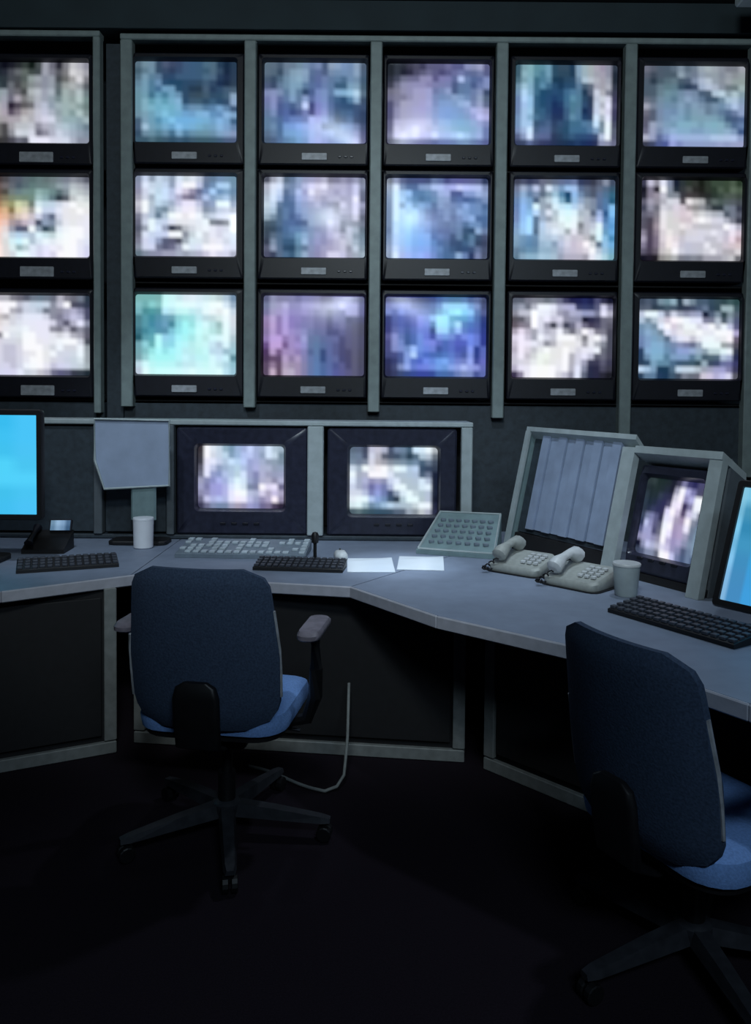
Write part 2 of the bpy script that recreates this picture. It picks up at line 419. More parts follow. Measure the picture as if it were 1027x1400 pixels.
PIC['52'] = """
445 557 446 557 778 778 778 779 779 78a 446 446 445 667 99a 556
779 abc 79b ccf 789 def abd 7ad acf acf 67a 678 567 778 57a 467
779 8bd 68a 89b 678 8ab acd 59b 058 9ce 79b 678 567 77a 48a 378
57a 8be 7ad 568 aab bdd def 8bc 269 9ce aae 9aa 89a 77a 58b 367
46a 8be 7ae dff aab 9ab eef cef cef bdf ccd 9aa 89a 67a 58b 8cf
45a 7be 8be bdf aac dee bcd dff dff dff bbd bcc 678 abe 369 8cf
45a 7be 9df 369 aab 9ab ccd eff dff eff ccd bcc aac ccf 58b 6be
57a 8bf 9df 358 bce cdd dde dee eff eff 989 bcc cce eff 79e 6ad
68a 8be 9df 258 bcd cde eef dee abb eef aab bcc dde eff 6ad 6be
789 58a 58b 68a bcd bcd bdf ccd dde ccd dcd bcc 99a dff 8cf 59b
689 58b 58b 68a abd acc 8ad ccd dde ccd ecd fff ddd 778 9cf 7be
568 58a 69b 69b 9bd 9bc 9bd bbc cce ccd dcd dde fff ccd 9cf 7bd
578 9ab 9bc 9bc bcd acd acd aab bbc bbc bbc aab eef dee bdd 8bb"""
PIC['53'] = """
556 556 778 889 889 778 789 778 446 225 226 236 226 557 335 113
789 99a 667 bbc eff eff eef bbd bbe bbd 447 447 347 668 dde 88a
889 bbc bbc fff eef eef dde aab 99a bbc abc 9ac 9ac 889 eef bbc
544 545 889 fff dde eef ccd dde 99a 99b 99b 213 336 446 778 778
655 878 878 fff dde 99b 434 bbd 446 778 bbd 778 546 557 778 667
aab edf bbc aab dde bbc ccc eff aab 778 bbc fff dde 889 889 556
dde fef ccd aab eff dde cce fff fff fff ddd 889 eee fff ccd 556
ccd fef eef eef dde 99a bbc eee eee eee eee aab eee bbc 89a 556
bbc fef dde ccd eee fff eee eee fff eee dde eef eef eff 778 556
ccd fef ccc ddd efe efe eee eee fff bbc dde eef ccd 667 778 556
ccd dde dde eef efe eee eee eef fff bbc dde aac 446 446 667 446
bbc eee eef fff fff fff fff eef fff bbc eef 89a 335 335 557 445
436 98a eef fff fff fff fff dde ccd 99b eef 678 335 335 333 222"""
PIC['61'] = """
778 667 567 567 678 89a 678 789 aab abb aab 99a 889 889 aab
667 456 567 567 567 9ab 789 789 9ab 9aa 9aa 89a 9aa 999 9aa
567 345 567 678 688 567 567 89b bbd bcd 9ab 99a aab 9aa 9aa
567 567 689 688 689 457 346 457 abc bcd bbc 99a 788 788 abb
567 567 789 79a 69a 79a 89b 79a 568 568 bcd bde 9ab bcc 8ab
778 678 79a 79a 689 89b 9ac 89b 689 467 467 79a acd bcd 8ac
aab 889 79b 79b 79a 8ac 79a 8ac 89b 78a 89b 79b 9ac bce 9ac
778 667 79b 89b 79b 8ac 79a 8ab 8ab 789 79a 68a 57a 78a 9ac
667 667 79b 89c 8ac 8ac 79b 8ab 8ab 8ac 8ab 79a 568 568 57a
667 aac 8ab 8ab 7ab 8bc 8bc 8bc 8ab 8bc 8bc 8bc 79a 57a 78a
778 aac 79b 9ac 9bd 8bc 8bc 8ac 8ac 8bc 8bc 8bc 9bc 8ab 46a
bbc aac 67a 89c abf abe abe abe abe abe bce bce bce bcf 9ac
445 456 56a 56a aad 89c 9ac 9ac 9ac 9ac 9ac aad 9ac aac aac"""
PIC['62'] = """
446 ccd 99a eee 89b 224 343 343 343 222 343 454 454 454 565 343
112 889 324 fff 89b 235 444 556 333 322 343 344 565 454 676 565
223 989 a9a ccc 899 899 444 544 444 333 333 343 454 565 565 454
667 aab 99a bbc dde dde 656 eee ccc bbb 556 677 566 667 667 556
446 99a 778 ddd ccd dde dcd aaa 999 99a 677 344 344 789 789 445
667 778 889 eee ddd ddd ecd edd ccc ddd ccd bbc bbc 567 789 667
556 545 989 eee ddd ddd dcd dcd eee fff eee dde dde bbc 889 445
556 545 a9a eee ddd ddd eee edd ccd ccc ccc ccd ccd fff eef bbc
889 545 989 ddd eee ddd ccc ddd dde dde dde eee dde ccd eef dcd
aab 546 879 ddd fee edd cce ddd dde dde ccd ccd dde ccd fde caa
889 546 878 ccd fee fee cce ccd ccd ccd eee ccd ccc dcd dcd dcc
667 546 767 ccc ddc fff cde ccd ccd ccd ddd eee ccd bbb bbb ddd
112 223 222 999 aaa bbb 889 889 899 889 aab aab aab bbc ccc 778"""
PIC['63'] = """
456 567 456 899 799 9bb 345 abb 799 567 568 456 456 355 467 355
567 668 346 357 468 468 346 446 457 568 689 356 356 abb abb 466
cce eff eff cde 989 ddd aac 99b aac aad 124 668 89a 355 89a 668
bcd 89a bcd dde dce fff fff eff eef eef 88a 88a bcd 567 9aa 568
79b 8ac 79a eef fff ece dde eff eff dde eef fff ccd eff ccf 669
79b 8bd 8ac 79a eef dde eee eee eee fff eef eef fff fff fff bae
88b 8ac 8ac 8ab 679 cce eee eee ccd eee eff eff eef eef fff 768
78b 8ad 8bd 8bd 79b 79b 99c 88b 779 aac eff eff eff aaa aaa 656
346 8bd 8bd 8bd 79c 79a 9ae 9ae 9bd 9bd 9ab cdd cdd dff eff 346
346 79b 8bd 8bc 68a 8ac 8ad 8ad 689 8ab 567 578 578 bcd abc 336
346 357 8ac 69a 69a 579 467 467 467 356 9bb 457 457 77b 77b 447
cde acd 8ac 246 246 579 cde cde cde bcc aab aac aad aad 88b 446
346 68a 68a 346 246 467 556 889 778 778 dcd dcd bbd cce dde 665"""
PIC['c1'] = """
434 fff def cde 9bc 7ab abd abd cdf abd abd def bcd abc
444 fff dde cde cde 8ac abe bcf ccf abd 9ac def cde 79a
445 eef eef cde bce cef bdf bdf aae abd abd 9ab 9ab 89a
667 eef ccf 9ac abd bcd bde bcd aae bbd bbd bbd 9ab 9ac
778 eef 9ad 8ac bce bce bde dee aae 89b bbd aab 9ac aac
aab 89c 99d bbf abe cdf dff dee aae 89b bbd bbd 99b bbd
aac 88b aad aae bbe def eff dee 79b 88b fff ede eef 779
99a 99c aad aae bbf eef fff fff bce bbd ddd bad ccf bac
778 ccf bbe bcf bbf eef fef fef bcf aac 99b bad fff 99b
445 779 89a 79a 79a aac aab a9b 9ae 99c 779 87a 545 324"""
PIC['c2'] = """
678 678 456 ccd ccd bbc 457 78a 789 468 def def eff bbb
789 78a 558 dde bbc 667 457 457 578 246 578 bcd bcd 778
79a 78a 79a dde bbb aaa 89a 89a 89a 789 79a 568 689 556
dde abc fff eee fef fff dde eff dff bcf bdf 457 357 445
eff abc bbd fff fff fff def bcd bcd bcd bcd 568 789 224
eef abc bbe 99c aac 99c cdf eef bcd bcd bcd def bcd 224
cdf abc aac 77b 99d 78b bbd eff eff bcd bcd def dff 224
dde dde bcd 88c 9ae 78b 458 9ab def eff cdd bcd bcd 224
eef eff eff bcf 9ae 79b 457 235 bcd eff eff bcd bcd 113
dee dff bcc 69b 7ac 9cd bde acc acc acd cdd eff eff 225
567 678 466 456 456 456 457 668 668 aab 99a ccc bbc 335"""
PIC['c3'] = """
344 344 233 233 233 223 446 88a 448 336 557 557
334 233 233 233 234 223 aac fff bbf 88b 557 557
345 233 233 345 336 336 ddd fff 99d bbf fff fff
345 234 234 336 336 557 eef fef 437 88b eff eff
344 336 346 336 336 edf fff dcd 657 dce dde 557
455 88a 88b 668 336 eef eef aac a9c fff 89a 678
346 bcf 99c 668 668 eff fff b9c bac fef 78a 79a
668 aad aac 558 778 fff eef a9d bac aac 78a 8ab
99b aad aad 99b 99b fff bbe a9c bac 99b 89a 8ab
112 99b ccf bbd bbd ede ccf a9c 89b 568 78a 8ab
456 568 89a 89a 678 fff fff ccf 78a 568 78a 457"""
PIC['blue_left'] = """
5cf 5cf 5cf 4cf 3cf 5cf
5cf 4cf 3cf 3cf 4cf 5cf
3ce 3ce 4ce 4df 4cf 5cf
3de 3de 4de 5df 5df 5cf
3de 4de 4de 5df 5df 5df
3df 3de 4df 4cf 4cf 5cf
4df 4cf 4ce 4ce 4cf 5cf"""
PIC['blue_right'] = """
9cd 8cd 7bd 6bd 5bd 5bd 5bd 5bd 6ce 6ce
8bd 3ad 39c 39c 39c 39c 39c 39c 3ad 4ad
9cd 39c 39c 39d 39d 39d 39d 39d 39d 4ad
8bd 3ad 3ad 3ad 3ad 3ad 3ad 3ad 3ad 4ad
9cd 49d 4ad 4ae 4be 4be 4be 4be 4ae 4ae
9bd 49d 4ad 4ae 4be 4be 4be 4be 4be 5be
9bc 49d 4ae 4be 5bf 5bf 5bf 5bf 5bf 5bf"""

# ------------------------------------------------------------------ the room
def plane_box(name, c, s, m): return struct(MB().rbox(c, s, 0.002, 'z', 0.002).build(name, m))
plane_box('floor', (0, 1.5, -0.05), (9, 8.6, 0.1), MT['floor'])
plane_box('ceiling', (0, 1.5, 3.87), (9, 8.6, 0.1), MT['ceil'])
plane_box('wall_back', (0, 5.62, 1.91), (9, 0.1, 3.82), MT['wall'])
plane_box('wall_left', (-4.4, 1.5, 1.91), (0.1, 8.1, 3.82), MT['wall'])
plane_box('wall_right', (4.4, 1.5, 1.91), (0.1, 8.1, 3.82), MT['wall'])
plane_box('wall_rear', (0, -2.6, 1.91), (9, 0.1, 3.82), MT['wall'])
# dark bulkhead over the monitor racks
plane_box('trim_1', (0, 5.16, 3.733), (8.6, 0.78, 0.17), MT['soffit'])

# ------------------------------------------------------------------ monitor racks
YF = 4.80
def rack(name, label, posts, bot, width, xr, ztop, railm):
    t = thing(name, label, 'rack', ((xr[0]+xr[1])/2, 5.1, 0))
    ox = t.location.x; oy = t.location.y
    for x, zb in zip(posts, bot):
        MB().rbox((x-ox, YF+0.02-oy, (zb+ztop)/2), (width, 0.07, ztop-zb), 0.006, 'z', 0.004).build('post', railm, t)
    MB().rbox(((xr[0]+xr[1])/2-ox, YF+0.025-oy, ztop+0.0185), (xr[1]-xr[0], 0.08, 0.035), 0.006, 'x', 0.004).build('top_rail', railm, t)
    MB().rbox(((xr[0]+xr[1])/2-ox, 5.5-oy, 2.05), (xr[1]-xr[0], 0.03, 3.1), 0.004, 'y', 0.004).build('back_panel', MT['rackdark'], t)
    MB().rbox(((xr[0]+xr[1])/2-ox, YF+0.36-oy, 0.731), (xr[1]-xr[0], 0.62, 1.462), 0.006, 'x', 0.004).build('base_cabinet', MT['rackdark'], t)
    for z in (2.872, 2.196, 1.486):
        MB().rbox(((xr[0]+xr[1])/2-ox, YF+0.36-oy, z-0.0085), (xr[1]-xr[0]-0.02, 0.58, 0.012), 0.003, 'x', 0.002).build('shelf', MT['cab'], t)
    return t
POSTS = [-1.482, -0.753, -0.013, 0.727, 1.484, 2.225, 2.97]
BOTS = [1.44, 1.44, 1.42, 1.39, 1.28, 1.05, 1.05]
rack('monitor_rack', 'wide metal rack holding five columns of monitors, right of the dark gap', POSTS, BOTS, 0.07, (-1.517, 3.005), 3.59, MT['post'])
rack('monitor_rack', 'narrow monitor rack at the far left with a dull grey post beside the dark gap', [-2.40, -1.657], [1.40, 1.40], 0.042, (-2.42, -1.636), 3.605, MT['post'])

plane_box('gap_filler', (-1.5765, 4.9, 1.8), (0.10, 0.06, 3.6), MT['rackdark'])  # filler panel added in the gap to catch light
# ------------------------------------------------------------------ rack monitors
def make_monitor(name, label, pic, cx, cz, w, h, dx=0.0, plate_dz=-0.325, plate_w=0.15, plate_h=0.042, group=None):
    zt, zb = cz+0.275, cz-0.372
    if zb < 1.49: zb = cz-0.372
    t = thing(name, label, 'monitor', (cx, YF+0.005, zb), 0, group)
    H = zt-zb; zc = H/2; sz = cz-zb         # local screen centre
    mb = MB(); bw = w
    def lp(ww, hh, r, y, zc_, xo=0): return [(xo+a, y, zc_+b) for a, b in rr(ww, hh, r, 4)]
    mb.loft([lp(bw*0.55, H*0.5, 0.03, 0.50, zc), lp(bw*0.6, H*0.55, 0.03, 0.48, zc), lp(bw*0.97, H*0.97, 0.02, 0.14, zc), lp(bw, H, 0.015, 0.12, zc),
             lp(bw, H, 0.015, 0.008, zc), lp(bw-0.016, H-0.016, 0.012, 0.0, zc),
             lp(0.625, 0.50, 0.02, 0.0, sz, dx), lp(0.606, 0.480, 0.016, 0.02, sz, dx), lp(0.602, 0.474, 0.016, 0.06, sz, dx)], True, False)
    mb.build('housing', MT['bezel'], t, True)
    s = screen('screen', picture(pic), 0.606, 0.476, t, 0.02); s.location = (dx, 0.042, sz)
    MB().rbox((dx, -0.004, cz-zb+plate_dz), (plate_w, 0.008, plate_h), 0.004, 'y', 0.002).build('name_plate', MT['plate'], t)
    for k in range(3):
        MB().rbox((dx+0.15+0.035*k, -0.003, cz-zb+plate_dz), (0.018, 0.01, 0.012), 0.003, 'y', 0.002).build('control_button', MT['bezel_in'], t)
    return t
ROWZ = [3.250, 2.578, 1.874]
COLX = [-1.118, -0.383, 0.357, 1.106, 1.8545]
DX = [-0.025, 0.008, 0.0, 0.01, 0.02]
LBL = {
 '11': 'top monitor in the far left rack, grey and brown speckled picture',
 '12': 'middle monitor in the far left rack, white picture with orange and green at left',
 '13': 'lowest monitor in the far left rack, almost white picture',
 '21': 'top row rack monitor with a pale steel-blue picture, right of the dark gap',
 '22': 'middle row rack monitor with a dark-blotched white picture, right of the dark gap',
 '23': 'lowest row rack monitor with a bright aqua picture',
 '31': 'top row rack monitor with a mottled mid-blue picture above the mauve and white one',
 '32': 'middle row rack monitor with a pale mauve-grey picture and blue patch at left',
 '33': 'lowest row rack monitor with a dusky purple picture',
 '41': 'top row rack monitor with a lilac picture darkened in its upper left corner',
 '42': 'middle row rack monitor with a cornflower blue picture, pale strip on its left edge',
 '43': 'lowest row rack monitor with a vivid royal blue picture',
 '51': 'top row rack monitor with a dark teal picture between white sides',
 '52': 'middle row rack monitor with a white and sky-blue dappled picture',
 '53': 'lowest row rack monitor with a white picture, dark in its lower right corner',
 '61': 'top row rack monitor at far right with a slate grey picture',
 '62': 'middle row rack monitor at far right, pinkish white picture with dark brown top',
 '63': 'lowest row rack monitor at far right, white picture with blue lower left'}
for r in range(3):
    make_monitor('rack_monitor', LBL['1%d' % (r+1)], PIC['1%d' % (r+1)], -2.029, ROWZ[r]-0.012, 0.68, 0, 0.012, plate_dz=-0.33, plate_w=0.20, plate_h=0.06, group='surveillance monitors in the wall racks')
    for c in range(5):
        k = '%d%d' % (c+2, r+1)
        make_monitor('rack_monitor', LBL[k], PIC[k], COLX[c], ROWZ[r], 0.655, 0, DX[c], plate_dz=-0.325, group='surveillance monitors in the wall racks')

# ------------------------------------------------------------------ desk: worktop and cabinets
DZ = 0.74
wt = thing('worktop', 'long angled blue-grey desk worktop with a pale front edge, running below all the screens', 'worktop', (0, 3.8, 0))
def wpoly(name, poly, edge, m=MT['top']):
    o = MB().prism([(x, y-3.8) for x, y in poly], DZ-0.035, DZ, 0.003).build(name, m, wt)
    for (a, b) in edge:
        a, b = Vector((a[0], a[1]-3.8, 0)), Vector((b[0], b[1]-3.8, 0)); d = (b-a); L = d.length; mid = (a+b)/2
        n = Vector((d.y, -d.x, 0)).normalized()
        ang = math.atan2(d.y, d.x)
        MB().rbox(tuple(mid + n*0.007 + Vector((0, 0, DZ-0.022))), (L, 0.012, 0.046), 0.004, 'x', 0.003, M=Matrix.Rotation(ang, 3, 'Z')).build('edge_strip', MT['edge'], wt)
c1, c2, c3, c4, c5, c6 = (-2.75, 2.36), (-1.45, 3.10), (-1.03, 3.41), (-0.09, 3.23), (0.228, 2.80), (0.65, 2.446)
c7, c8 = (0.953, 2.003), (1.35, 1.46)
wpoly('worktop_panel', [c1, c2, (-1.038, 3.405), (-1.038, 4.62), (-2.75, 4.62)], [(c1, c2), (c2, c3)])
wpoly('worktop_panel', [(-1.034, 3.405), (-0.094, 3.232), (0.45, 4.0), (0.45, 4.62), (-1.034, 4.62)], [(c3, c4)])
wpoly('worktop_panel', [(-0.089, 3.229), c5, c6, c7, c8, (2.15, 2.0), (1.75, 3.6), (1.2, 4.62), (0.455, 4.62), (0.455, 3.998)], [(c4, c5), (c5, c6), (c6, c7), (c7, c8)])

def cabinet(label, a, b, depth, side=1):
    a, b = Vector((a[0], a[1], 0)), Vector((b[0], b[1], 0)); d = b-a; L = d.length
    t = thing('desk_cabinet', label, 'cabinet', tuple((a+b)/2), math.atan2(d.y, d.x))
    H = DZ-0.037
    MB().rbox((0, depth/2+0.02, H/2), (L-0.01, depth, H), 0.004, 'z', 0.003).build('body', MT['cab'], t)
    MB().rbox((0, 0.005, H/2+0.02), (L-0.13, 0.016, H-0.12), 0.004, 'y', 0.003).build('front_panel', MT['cab'], t)
    MB().rbox((0, 0.004, 0.027), (L-0.012, 0.024, 0.05), 0.004, 'y', 0.003).build('kick_strip', MT['strip'], t)
    for s in (-1, 1):
        MB().rbox((s*(L/2-0.03), 0.004, H/2+0.027), (0.05, 0.022, H-0.06), 0.004, 'y', 0.003).build('upright_strip', MT['strip'], t)
    return t
cabinet('black desk cabinet under the left end of the worktop, with a grey kick strip', (-2.60, 2.60), (-1.075, 3.345), 0.7)
cabinet('black desk cabinet under the middle of the worktop, behind the left-hand chair', (-1.04, 3.44), (0.385, 3.275), 0.75)
cabinet('black angled desk cabinet under the right wing of the worktop, between the two chairs', (0.45, 3.225), (1.36, 2.30), 0.5)

# ------------------------------------------------------------------ centre turret with console monitors
TY = 4.27
ct = thing('console_turret', 'low pale-framed console shelf unit holding two monitors on the middle of the desk', 'console', (-0.87, TY, DZ+0.001))
X0, X1, TH = -2.26, 0.52, 0.635
def ctb(name, x, y, z, sx, sy, sz, m, axis='z'): return MB().rbox((x+0.87, y, z), (sx, sy, sz), 0.005, axis, 0.004).build(name, m, ct)
ctb('top_rail', (X0+X1)/2, 0.1675, TH-0.012, X1-X0, 0.335, 0.026, MT['pale'], 'x')
ctb('base_plinth', (X0+X1)/2, 0.1675, 0.012, X1-X0-0.004, 0.335, 0.022, MT['rackdark'], 'x')
ctb('back_panel', (X0+X1)/2, 0.33, TH/2, X1-X0-0.006, 0.012, TH-0.05, MT['cab'], 'y')
for x, w, m_ in ((-2.24, 0.04, 'post_dim'), (-1.475, 0.045, 'post_dim'), (-1.09, 0.04, 'post_dim'), (-0.318, 0.085, 'pale'), (0.487, 0.06, 'pale')):
    ctb('post', x, 0.02, TH/2, w, 0.06, TH-0.052, MT[m_])
for x0, x1 in ((-2.21, -1.505), (-1.445, -1.118)):
    ctb('blank_panel', (x0+x1)/2, 0.035, TH/2-0.002, x1-x0, 0.02, TH-0.07, MT['rackdark'], 'y')
def console_monitor(label, pic, cx, w, H, sx, sz, sw, sh, parent_loc, rz=0, tilt=0):
    t = thing('console_monitor', label, 'monitor', parent_loc, rz)
    M = Matrix.Rotation(-tilt, 3, 'X')
    def lp(ww, hh, r, y, x, z): return [tuple(M @ Vector((x+a, y, z+b))) for a, b in rr(ww, hh, r, 4)]
    mb = MB()
    mb.loft([lp(w*0.6, H*0.6, 0.03, 0.28, 0, H*0.5), lp(w*0.97, H*0.97, 0.02, 0.10, 0, H/2), lp(w, H, 0.015, 0.09, 0, H/2), lp(w, H, 0.015, 0.01, 0, H/2),
             lp(w-0.02, H-0.02, 0.015, 0.0, 0, H/2), lp(sw+0.03, sh+0.03, 0.025, 0.0, sx, sz), lp(sw+0.004, sh+0.004, 0.02, 0.02, sx, sz), lp(sw-0.002, sh-0.002, 0.02, 0.05, sx, sz)], True, False)
    mb.build('housing', MT['bezel_in'], t, True)
    screen('screen', picture(pic), sw+0.004, sh+0.004, t, 0.014, M=Matrix.Translation(M @ Vector((sx, 0.036, sz))).to_4x4() @ M.to_4x4())
    for k in range(4): MB().rbox(tuple(M @ Vector((sx-0.09+0.06*k, -0.002, 0.06))), (0.03, 0.008, 0.012), 0.003, 'y', 0.002).build('control_button', MT['bezel'], t)
    return t
console_monitor('console monitor with a white and lilac picture, left of the middle desk post', PIC['c1'], 0, 0.70, 0.575, -0.012, 0.305, 0.46, 0.335, (-0.71, TY+0.012, DZ+0.026))
console_monitor('console monitor, white picture with dark band at top, right of the middle post', PIC['c2'], 0, 0.69, 0.575, 0.01, 0.293, 0.47, 0.36, (0.09, TY+0.012, DZ+0.026))

# ------------------------------------------------------------------ pale board on a narrow stand
b = thing('display_board', 'pale blue-grey blank flat board on a narrow stand beside the left console monitor', 'board', (-1.235, 4.13, DZ+0.001))
MB().loft([[(x, y, z) for x, z in ((-0.155, 0.285), (0.175, 0.305), (0.175, 0.635), (-0.205, 0.64), (-0.205, 0.43))] for y in (0.0, 0.016)]).build('panel', MT['board'], b)
MB().tube([(-0.206, -0.006, 0.43), (-0.157, -0.006, 0.283), (0.177, -0.006, 0.303), (0.177, -0.006, 0.637), (-0.207, -0.006, 0.642), (-0.206, -0.006, 0.43)], 0.007, 6).build('rim', MT['pale'], b)
MB().rbox((0.04, 0.012, 0.21), (0.13, 0.02, 0.18), 0.01, 'z', 0.004).build('neck', MT['teal'], b)
MB().rbox((0.02, 0.02, 0.011), (0.30, 0.15, 0.02), 0.03, 'z', 0.005).build('base', MT['black'], b)
MB().rbox((0.04, 0.012, 0.07), (0.10, 0.03, 0.098), 0.01, 'z', 0.004).build('bracket', MT['black'], b)
c = thing('cup', 'white straight-sided cup standing in front of the narrow board stand', 'cup', (-1.163, 4.025, DZ+0.001))
MB().lathe([(0.044, 0.0), (0.048, 0.004), (0.051, 0.148), (0.048, 0.150), (0.045, 0.012), (0.0005, 0.010)], n=24).build('body', MT['cup'], c, True)
MB().lathe([(0.0515, 0.140), (0.0525, 0.146), (0.0505, 0.152)], (0, 0, 0), 24).build('rim', MT['cup'], c, True)

# ------------------------------------------------------------------ left lit monitor, phone, keyboard
def flat_monitor(label, pic, w, h, loc, rz, zlow, tilt=0.0):
    t = thing('desk_monitor', label, 'monitor', loc, rz)
    M = Matrix.Translation((0, 0, zlow)) @ Matrix.Rotation(-tilt, 4, 'X')
    def lp(ww, hh, r, y): return [tuple(M @ Vector((a, y, h/2+b))) for a, b in rr(ww, hh, r, 4)]
    MB().loft([lp(w*0.8, h*0.8, 0.03, 0.06), lp(w+0.05, h+0.05, 0.015, 0.035), lp(w+0.055, h+0.055, 0.015, 0.01), lp(w+0.045, h+0.045, 0.012, 0.0),
               lp(w+0.004, h+0.004, 0.004, 0.0), lp(w, h, 0.004, 0.012)], True, False).build('housing', MT['black'], t, True)
    screen('screen', pic, w+0.002, h+0.002, t, 0.0, M=M @ Matrix.Translation((0, 0.008, h/2)))
    MB().rbox((0, 0.085, zlow/2+0.06), (0.09, 0.03, zlow+0.10), 0.01, 'z', 0.004).build('stand_neck', MT['black'], t)
    MB().rbox((0, 0.07, 0.011), (0.26, 0.20, 0.02), 0.05, 'z', 0.005).build('stand_base', MT['black'], t)
    return t
flat_monitor('flat desk monitor with a plain cyan screen at the left end of the desk', picture(PIC['blue_left']), 0.60, 0.445, (-1.822, 3.6, DZ+0.001), R(0), 0.225)

p = thing('desk_telephone', 'small dark desk telephone with a pale blue lit display, left of the cup', 'telephone', (-1.60, 3.92, DZ+0.001), R(4))
MB().loft([[(-0.10, -0.08, 0), (0.10, -0.08, 0), (0.10, 0.08, 0), (-0.10, 0.08, 0)], [(-0.10, -0.08, 0.02), (0.10, -0.08, 0.02), (0.10, 0.08, 0.09), (-0.10, 0.08, 0.09)]]).build('body', MT['black'], p)
_tM = Matrix.Rotation(R(-66), 4, 'X')
screen('display', picture('79a 9bd 8ac 579\n68a 8ac 79b 468'), 0.095, 0.05, p, 0.0, M=Matrix.Translation((0.045, 0.045, 0.118)) @ Matrix.Rotation(R(-20), 4, 'X'))
MB().rbox((0.045, 0.056, 0.116), (0.108, 0.014, 0.062), 0.006, 'y', 0.003, M=Matrix.Rotation(R(-20), 3, 'X')).build('display_housing', MT['bezel'], p)
MB().tube([(-0.072, -0.06, 0.045), (-0.072, -0.035, 0.062), (-0.072, 0.035, 0.092), (-0.072, 0.07, 0.103)], [0.022, 0.013, 0.013, 0.022], 10).build('handset', MT['bezel'], p, True)

def keyboard(label, loc, rz, w, d, base_m, key_m, rows=4, cols=14, hgt=0.022, skip=0.0):
    t = thing('keyboard', label, 'keyboard', loc, rz)
    MB().loft([[(-w/2, -d/2, 0), (w/2, -d/2, 0), (w/2, d/2, 0), (-w/2, d/2, 0)], [(-w/2, -d/2, hgt*0.6), (w/2, -d/2, hgt*0.6), (w/2, d/2, hgt*1.5), (-w/2, d/2, hgt*1.5)],
               [(-w/2+.004, -d/2+.004, hgt*0.6+.003), (w/2-.004, -d/2+.004, hgt*0.6+.003), (w/2-.004, d/2-.004, hgt*1.5+.003), (-w/2+.004, d/2-.004, hgt*1.5+.003)]]).build('body', base_m, t)
    mb = MB()
    for j in range(rows):
        for i in range(cols):
            if random.random() < skip: continue
            x = -w/2 + w*(i+0.5)/cols; y = -d/2 + d*(j+0.5)/rows
            z = hgt*0.6 + hgt*0.9*(j+0.5)/rows + 0.006
            mb.rbox((x, y, z), (w/cols*0.72, d/rows*0.68, 0.010), 0.002, 'z', 0.0015)
    mb.build('keys', key_m, t, kind='stuff')
    return t
keyboard('dark keyboard on the left end of the desk, below the cyan screen', (-1.36, 3.55, DZ+0.001), R(22), 0.42, 0.15, MT['black'], MT['darkkey'])
keyboard('wide grey control keyboard with pale keys, in front of the left console monitor', (-0.63, 3.90, DZ+0.001), R(-2), 0.62, 0.26, MT['kbd'], MT['key'], 5, 16, 0.03, 0.3)
keyboard('slim black keyboard with dark keys, beside the small black microphone', (-0.33, 3.56, DZ+0.001), R(-6), 0.40, 0.13, MT['black'], MT['darkkey'])
keyboard('black keyboard on the right wing of the worktop, below the light blue screen', (1.045, 2.70, DZ+0.001), R(-58), 0.50, 0.17, MT['black'], MT['darkkey'], 5, 16)

mc = thing('microphone', 'small black upright desk microphone in front of the middle console post', 'microphone', (-0.275, 3.70, DZ+0.001))
MB().lathe([(0.035, 0), (0.035, 0.010), (0.030, 0.016), (0.010, 0.018)], n=18).build('base', MT['black'], mc, True)
MB().tube([(0, 0, 0.015), (0, 0, 0.09)], 0.008, 8).build('stem', MT['black'], mc, True)
MB().lathe([(0.006, 0.085), (0.016, 0.092), (0.018, 0.125), (0.012, 0.138), (0.002, 0.141)], n=14).build('head', MT['black'], mc, True)
ms = thing('computer_mouse', 'small pale grey computer mouse just right of the black microphone', 'mouse', (-0.16, 3.80, DZ+0.001), R(10))
MB().loft([[(a, b_, z) for a, b_ in rr(0.062*k, 0.11*k, 0.03*k, 4)] for k, z in ((0.92, 0), (1, 0.008), (0.95, 0.022), (0.7, 0.033), (0.3, 0.037))]).build('body', MT['phone_hi'], ms, True)
MB().rbox((0, 0.028, 0.036), (0.008, 0.02, 0.01), 0.003, 'z', 0.002).build('wheel', MT['black'], ms)

# papers on the corner of the worktop
def sheet(label, loc, rz, w, d):
    mb = MB(); N = 8; lo = []; 
    lay = []
    for z0 in (0.0, 0.0025):
        lay.append([[(-w/2+w*i/N, -d/2+d*j/N, z0+0.004*(i/N)**4*(j/N)) for i in range(N+1)] for j in range(N+1)])
    ring = [(i, 0) for i in range(N)] + [(N, j) for j in range(N)] + [(i, N) for i in range(N, 0, -1)] + [(0, j) for j in range(N, 0, -1)]
    mb.loft([[lay[0][j][i] for i, j in ring], [lay[1][j][i] for i, j in ring]])
    o = mb.build('paper_sheet', MT['paper'], None); o.location = loc; o.rotation_euler = (0, 0, rz)
    return tag(o, label, 'paper')
sheet('white paper sheet on the desk corner, right of the slim black keyboard', (-0.018, 3.64, DZ+0.001), R(2), 0.21, 0.297)
sheet('second white paper sheet on the desk corner, nearer the sloping control panel', (0.215, 3.69, DZ+0.001), R(-4), 0.21, 0.297)

